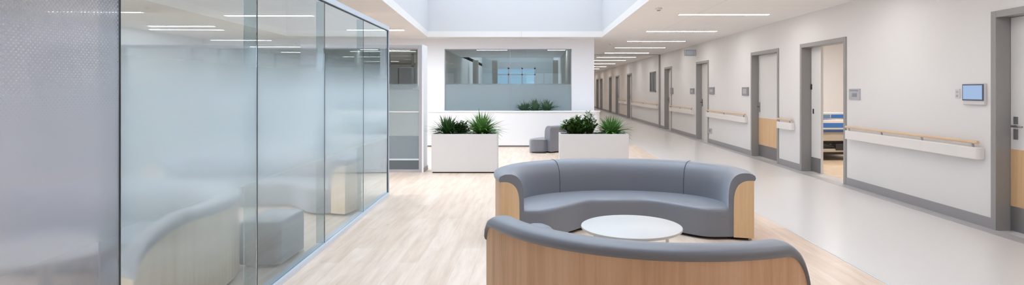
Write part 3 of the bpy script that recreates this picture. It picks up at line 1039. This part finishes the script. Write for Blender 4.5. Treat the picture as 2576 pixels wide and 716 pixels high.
gbox(-0.15, 8.19, -0.009, 0.009, GT - 0.012, GT).build('seal', 'seal', gp)
# near closing wall of the glazed room is left open (out of view)

# ------------------------------------------------------------------ glazed screen at the back left
GD = 10.5
xs_ = [(1062 - CX) / F * GD, (972 - CX) / F * GD - 0.06, -3.9, -5.1, -6.3, -7.5, LEFT]
dn = ['glazed panel in a grey frame standing between the glass partition and the left planter',
      'first glazed panel left of the one by the planter, seen through the partition', 'second glazed panel left of the planter one, seen through the partition',
      'third glazed panel left of the planter one, seen through the partition', 'fourth glazed panel left of the planter one, seen through the partition', 'glazed panel against the grey wall, seen through the partition']
for i in range(6):
    x1, x0 = xs_[i], xs_[i + 1]
    t = thing('glazed_screen', dn[i], 'glazed screen', ((x0 + x1) / 2, GD, 0), 'grey framed glazed panels')
    h = (x1 - x0) / 2
    HT = 2.31
    fr = MB()
    fr.box(-h, -h + 0.05, -0.035, 0.035, 0, HT)
    fr.box(h - 0.055, h, -0.035, 0.035, 0, HT)
    fr.box(-h + 0.05, h - 0.055, -0.035, 0.035, HT - 0.055, HT)
    fr.box(-h + 0.05, h - 0.055, -0.035, 0.035, 0, 0.05)
    fr.build('frame', 'alu_frame', t, bevel=0.003)
    x_a, x_b = -h + 0.05, h - 0.055
    MB().box(x_a, x_b, -0.006, 0.006, 1.105, HT - 0.055).build('pane', 'glass_door', t)
    MB().box(x_a, x_b, -0.012, 0.012, 1.085, 1.105).build('glazing_bar', 'white_powder', t)
    MB().box(x_a, x_b, -0.006, 0.006, 0.655, 1.085).build('pane', 'glass_door', t)
    if i > 0:
        MB().box(x_a, x_b, -0.006, 0.006, 0.05, 0.655).build('pane', 'glass_door', t)
        continue
    MB().box(x_a, x_b, -0.012, 0.012, 0.245, 0.655).build('infill_panel', 'grey_panel', t)
    MB().box(x_a, x_b, -0.014, 0.014, 0.215, 0.245).build('glazing_bar', 'alu', t)
    MB().box(x_a, x_b, -0.012, 0.012, 0.05, 0.215).build('infill_panel', 'grey_panel_dark', t)
# little skirting foot beside the screen
struct(MB().box(xs_[0] + 0.001, xs_[0] + 0.03, GD - 0.035, GD + 0.35, 0, 2.31).build('wall_screen_return', 'wall_cool'), 'short white return wall behind the edge of the glazed panel', 'wall')
struct(MB().box(xs_[0] + 0.03, xs_[0] + 0.042, GD - 0.03, GD + 0.35, 0, 0.08).build('baseboard_return', 'skirt'), 'grey skirting on the short return wall by the left planter', 'baseboard')

# ------------------------------------------------------------------ reception counter
CD = 15.1
t = thing('reception_counter', 'long low white counter below the wide interior window', 'counter', (-0.8, CD, 0))
def counter_outline(x0, x1, y0, y1, r):
    o = [(x0, y1), (x0, y0)]
    for k in range(9):
        a_ = math.radians(-90 + 90 * k / 8)
        o.append((x1 - r + r * math.cos(a_), y0 + r + r * math.sin(a_)))
    o.append((x1, y1))
    return o
MB().prism(counter_outline(-7.0, 2.52, 0, 0.25, 0.2), 0.04, 0.905).build('body', 'white_gloss', t)
MB().prism(counter_outline(-7.02, 2.54, -0.02, 0.26, 0.22), 0.905, 0.94).build('worktop', 'white_gloss', t, bevel=0.008, seg=3)
MB().prism(counter_outline(-6.95, 2.46, 0.05, 0.23, 0.15), 0.0, 0.04).build('plinth', 'plate_dark', t)

# ------------------------------------------------------------------ planters and plants
def planter(x0, x1, d, depth, h, label):
    t = thing('planter', label, 'planter', ((x0 + x1) / 2, d + depth / 2, 0), 'white box planters')
    hw, hd = (x1 - x0) / 2, depth / 2
    m = MB()
    th = 0.03
    zb = 0.022
    m.box(-hw, hw, -hd, -hd + th, zb, h)
    m.box(-hw, hw, hd - th, hd, zb, h)
    m.box(-hw, -hw + th, -hd + th, hd - th, zb, h)
    m.box(hw - th, hw, -hd + th, hd - th, zb, h)
    m.box(-hw + th, hw - th, -hd + th, hd - th, zb, zb + 0.03)
    m.build('box', 'planter', t, bevel=0.004)
    MB().box(-hw + th, hw - th, -hd + th, hd - th, h - 0.12, h - 0.03).build('soil', 'soil', t)
    MB().box(-hw + 0.02, hw - 0.02, -hd + 0.02, hd - 0.02, 0, zb).build('plinth', 'black', t)
    return t
PD = 10.36
def pxX(px, d):
    return (px - CX) / F * d
planter(pxX(1085, PD), pxX(1250, PD), PD, 0.46, 0.70, 'white box planter of spiky plants beside the glazed panel')
planter(pxX(1408, PD), pxX(1582, PD), PD, 0.46, 0.70, 'white box planter of bushy plants behind the far curved sofa')


def blade(mb, base, az, elev, length, width, droop, seg=7):
    """a folded, arching leaf blade"""
    p = Vector(base)
    d = Vector((math.cos(az) * math.cos(elev), math.sin(az) * math.cos(elev), math.sin(elev)))
    side = Vector((-math.sin(az), math.cos(az), 0))
    rings = []
    for k in range(seg + 1):
        u = k / seg
        wv = width * (0.35 + 0.65 * math.sin(PI * min(1, u * 0.9 + 0.12))) * (1 - u ** 3) + 0.0008
        up = side.cross(d).normalized()
        if up.z < 0:
            up = -up
        rings.append([p - side * wv + up * wv * 0.35, p, p + side * wv + up * wv * 0.35])
        p = p + d * (length / seg)
        d = (d + Vector((0, 0, -droop / seg))).normalized()
    mb.sheet(rings)


def oval_leaf(mb, base, dirv, length, width):
    d = Vector(dirv).normalized()
    side = d.cross(Vector((0, 0, 1)))
    if side.length < 1e-3:
        side = Vector((1, 0, 0))
    side.normalize()
    up = side.cross(d)
    rings = []
    p = Vector(base)
    for k in range(5):
        u = k / 4
        wv = width * math.sin(PI * (0.08 + 0.9 * u)) + 0.0005
        q = p + d * length * u - Vector((0, 0, 1)) * 0.25 * length * u * u
        rings.append([q - side * wv + up * wv * 0.3, q, q + side * wv + up * wv * 0.3])
    mb.sheet(rings)


def spiky(x, y, z, rad, hgt, n, label, mat, seed, width=0.018, group='spiky planter plants', tallest=None, yscale=0.6):
    rnd = random.Random(seed)
    t = thing('spiky_plant', label, 'plant', (x, y, z), group)
    mb = MB()
    for k in range(n):
        az = rnd.uniform(0, 2 * PI)
        el = math.radians(rnd.choice([rnd.uniform(8, 40), rnd.uniform(30, 65), rnd.uniform(55, 85)]))
        L = (hgt * math.sin(el) ** 2 + rad * 1.2 * math.cos(el) ** 2) * rnd.uniform(0.75, 1.1)
        b0 = (rnd.uniform(-.05, .05), rnd.uniform(-.03, .03), rnd.uniform(-0.02, 0.05))
        n0 = len(mb.v)
        blade(mb, b0, az, el, L, width * rnd.uniform(0.7, 1.25), rnd.uniform(0.25, 1.1))
        for q in range(n0, len(mb.v)):
            vx, vy, vz = mb.v[q]
            vy *= yscale
            if vz < 0.06:
                vy = max(-0.18, min(0.18, vy))
            mb.v[q] = (vx, vy, vz)
    if tallest:
        for dx, hh in tallest:
            blade(mb, (dx * 0.3, -0.02, 0.0), math.atan2(0.05, dx), math.radians(84), hh, width * 1.5, 0.05)
    mb.build('foliage', mat, t, angle=80)
    MB().tube([(0, 0, -0.06), (0.005, 0, 0.0), (0, 0.0, 0.08)], [0.02, 0.022, 0.012], 8).build('stem', 'stem', t)
    return t


def bushy(x, y, z, rad, hgt, n, label, mat, seed, ll=0.075, lw=0.016, group='bushy planter plants', yscale=0.6):
    rnd = random.Random(seed)
    t = thing('bushy_plant', label, 'plant', (x, y, z), group)
    mb, sm = MB(), MB()
    for k in range(n):
        az = rnd.uniform(0, 2 * PI)
        rr = rad * math.sqrt(rnd.random())
        tip = Vector((rr * math.cos(az), rr * math.sin(az) * yscale, hgt * (1 - 0.55 * (rr / rad) ** 2) * rnd.uniform(0.6, 1.05)))
        base = Vector((tip.x * 0.3, tip.y * 0.3, -0.03))
        ctrl = Vector((tip.x * 0.45, tip.y * 0.45, tip.z * 0.7))
        pts = []
        for j in range(6):
            u = j / 5
            pts.append(base * (1 - u) ** 2 + ctrl * 2 * u * (1 - u) + tip * u * u)
        sm.tube(pts, 0.0035, 5)
        for j in range(2, 13):
            u = j / 12
            q = base * (1 - u) ** 2 + ctrl * 2 * u * (1 - u) + tip * u * u
            tang = (2 * (1 - u) * (ctrl - base) + 2 * u * (tip - ctrl)).normalized()
            aa = rnd.uniform(0, 2 * PI)
            dv = tang * 0.6 + Vector((math.cos(aa), math.sin(aa), rnd.uniform(-0.1, 0.7)))
            oval_leaf(mb, q, dv, ll * rnd.uniform(0.7, 1.3), lw * rnd.uniform(0.8, 1.3))
    mb.build('foliage', mat, t, angle=80)
    sm.build('stems', 'stem', t)
    return t
PY = PD + 0.22
PZ = 0.67
spiky(pxX(1126, PY), PY, PZ, 0.42, 0.36, 190, 'low arching fern in the left half of the planter beside the glazed panel', 'leaf_dark', 3, 0.016, group='ferns and spiky plants')
bushy(pxX(1158, PY), PY + 0.03, PZ, 0.20, 0.27, 45, 'small leafy plant in the middle of the planter beside the glazed panel', 'leaf_dark', 8, 0.07, 0.014)
spiky(pxX(1211, PY), PY, PZ, 0.44, 0.42, 200, 'tall spiky plant with one upright blade, beside the glazed panel', 'leaf_bright', 5, 0.020, tallest=[(-0.05, 0.50), (0.06, 0.40), (-0.12, 0.40)], group='ferns and spiky plants')
bushy(pxX(1450, PY), PY, PZ, 0.33, 0.33, 150, 'broad leafy bush filling the left half of the planter behind the far sofa', 'leaf_mid', 11, 0.08, 0.015)
bushy(pxX(1483, PY), PY + 0.05, PZ, 0.17, 0.46, 45, 'tallest thin bush rising in the middle of the planter behind the far sofa', 'leaf_mid', 12, 0.06, 0.013)
spiky(pxX(1538, PY), PY, PZ, 0.40, 0.34, 210, 'spiky grassy plant at the corridor end of the planter behind the far sofa', 'leaf_bright', 14, 0.018, group='ferns and spiky plants')
# trough behind the counter
t = thing('planter', 'low planter hidden behind the counter, its plants before the window', 'planter', (pxX(1346, 15.47), 15.47, 0), 'white box planters')
MB().box(-0.55, 0.55, -0.09, 0.10, 0, 0.90).build('box', 'planter', t)
MB().box(-0.52, 0.52, -0.07, 0.08, 0.90, 0.905).build('soil', 'soil', t)
for px, hh, sd, lab in ((1318, 0.24, 21, 'leftmost small plant on the counter in front of the frosted window'), (1348, 0.30, 22, 'middle small plant on the counter in front of the frosted window'), (1376, 0.30, 23, 'rightmost small plant on the counter in front of the frosted window')):
    spiky(pxX(px, 15.47), 15.46, 0.905, 0.34, hh * 1.15, 90, lab, 'leaf_deep', sd, 0.018, 'counter plants', yscale=0.25)

# ------------------------------------------------------------------ hospital bed
t = thing('hospital_bed', 'hospital bed with blue and cream footboard inside the open room', 'bed', (6.5, 12.1, 0))
W = 0.53
def arch_panel(w_, z0, z1, rise, y0, y1):
    pts = [(-w_, z0), (w_, z0)]
    n = 12
    for k in range(n + 1):
        u = 1 - 2 * k / n
        pts.append((w_ * u, z1 + rise * (1 - u * u) - (0.05 if abs(u) > 0.99 else 0)))
    m = MB()
    rings = [[(x, y, z) for x, z in pts] for y in (y0, y1)]
    return m.loft(rings)
hb = arch_panel(W, 0.84, 0.98, 0.05, 2.0, 2.05).build('headboard', 'bed_white', t)
fb = arch_panel(W, 0.60, 0.86, 0.0, 0.0, 0.05).build('footboard', 'bed_white', t, bevel=0.012, seg=3)
MB().box(-W + 0.06, W - 0.06, -0.006, 0.0, 0.70, 0.80).build('inset_panel', 'bed_blue', fb, bevel=0.004)
MB().box(-W + 0.01, W - 0.01, -0.006, 0.0, 0.605, 0.665).build('blue_band', 'mattress', fb, bevel=0.004)
tp = arch_panel(W, 0.875, 0.99, 0.02, 0.35, 0.39).build('side_rail', 'bed_white', t, bevel=0.012, seg=3)
MB().box(-W + 0.04, -0.12, 0.342, 0.35, 0.89, 0.965).build('grey_inset', 'bed_bluegrey', tp, bevel=0.004)
MB().box(-0.10, W - 0.04, 0.342, 0.35, 0.89, 0.965).build('blue_inset', 'bed_blue', tp, bevel=0.004)
MB().box(-W + 0.03, W - 0.03, 0.06, 1.98, 0.62, 0.80).build('mattress', 'mattress', t, bevel=0.03, seg=3)
MB().box(-W + 0.06, W - 0.02, 0.02, 1.98, 0.42, 0.60).build('deck_panel', 'bed_beige', t, bevel=0.01)
m = MB()
m.box(-0.35, 0.45, 0.15, 1.85, 0.34, 0.42)
m.box(-0.15, 0.40, 0.05, 0.25, 0.22, 0.36)
m.tube([(-0.45, 0.1, 0.36), (0.0, 0.12, 0.25), (0.48, 0.1, 0.22)], 0.03, 8)
m.box(-0.40, 0.48, 0.15, 1.9, 0.12, 0.20)
m.build('lift_mechanism', 'bed_metal', t, bevel=0.006)
MB().box(-W + 0.03, W - 0.03, 0.06, 0.12, 0.18, 0.25).build('base_bumper', 'bed_beige', t, bevel=0.015)
MB().box(-W + 0.02, -W + 0.08, 0.10, 1.9, 0.13, 0.20).build('base_frame', 'bed_beige', t, bevel=0.01)
MB().tube([(-W + 0.02, 0.1, 0.50), (-W + 0.02, 0.02, 0.50)], 0.05, 14).build('corner_wheel', 'black', t)
for sx in (-1, 1):
    for yy in (0.2, 1.8):
        MB().tube([(sx * 0.42 - 0.025, yy, 0.07), (sx * 0.42 + 0.025, yy, 0.07)], 0.07, 20).build('caster', 'black', t)
        MB().box(sx * 0.42 - 0.03, sx * 0.42 + 0.03, yy - 0.03, yy + 0.03, 0.10, 0.16).build('caster_fork', 'bed_metal', t)

# ------------------------------------------------------------------ world and daylight portals
wld = bpy.data.worlds.new('sky')
sc.world = wld
wld.use_nodes = True
bg = wld.node_tree.nodes['Background']
bg.inputs['Color'].default_value = (0.76, 0.88, 1.0, 1)
# overcast sky: brighter overhead than at the horizon
wnt = wld.node_tree
wtc = wnt.nodes.new('ShaderNodeTexCoord')
wsp = wnt.nodes.new('ShaderNodeSeparateXYZ')
wnt.links.new(wtc.outputs['Generated'], wsp.inputs[0])
wz = math_n(wnt, 'POWER', math_n(wnt, 'MAXIMUM', wsp.outputs['Z'], 0.0), 3.0)
wnt.links.new(math_n(wnt, 'MULTIPLY_ADD', wz, 3.3, 1.5), bg.inputs['Strength'])


def portal(name, loc, rot, sx, sy):
    l = bpy.data.lights.new(name, 'AREA')
    l.shape = 'RECTANGLE'
    l.size, l.size_y = sx, sy
    l.cycles.is_portal = True
    o = bpy.data.objects.new(name, l)
    COL.objects.link(o)
    o.location = loc
    o.rotation_euler = rot
portal('skylight_portal', ((a1 + LWR) / 2, (LW0 + LW1) / 2, SH + 0.02), (0, 0, 0), LWR - a1, LW1 - LW0)
portal('fill_window_portal', (-2.0, REAR - 0.22, 1.5), (PI / 2, 0, PI), 13.0, 2.2)  # covers the added fill windows in the rear wall
portal('office_skylight_portal', (-1.0, 29.3, 5.02), (0, 0, 0), 4.2, 9.4)

# ------------------------------------------------------------------ render settings
sc.view_settings.view_transform = 'Standard'
sc.view_settings.look = 'None'
sc.view_settings.gamma = 1.0
sc.view_settings.use_curve_mapping = False
sc.view_settings.exposure = 0.1
cy = sc.cycles
cy.use_denoising = True
try:
    cy.denoiser = 'OPENIMAGEDENOISE'
except Exception:
    pass
cy.max_bounces = 16
cy.diffuse_bounces = 7
cy.glossy_bounces = 5
cy.transmission_bounces = 14
cy.transparent_max_bounces = 24
cy.sample_clamp_indirect = 6.0
cy.blur_glossy = 0.6
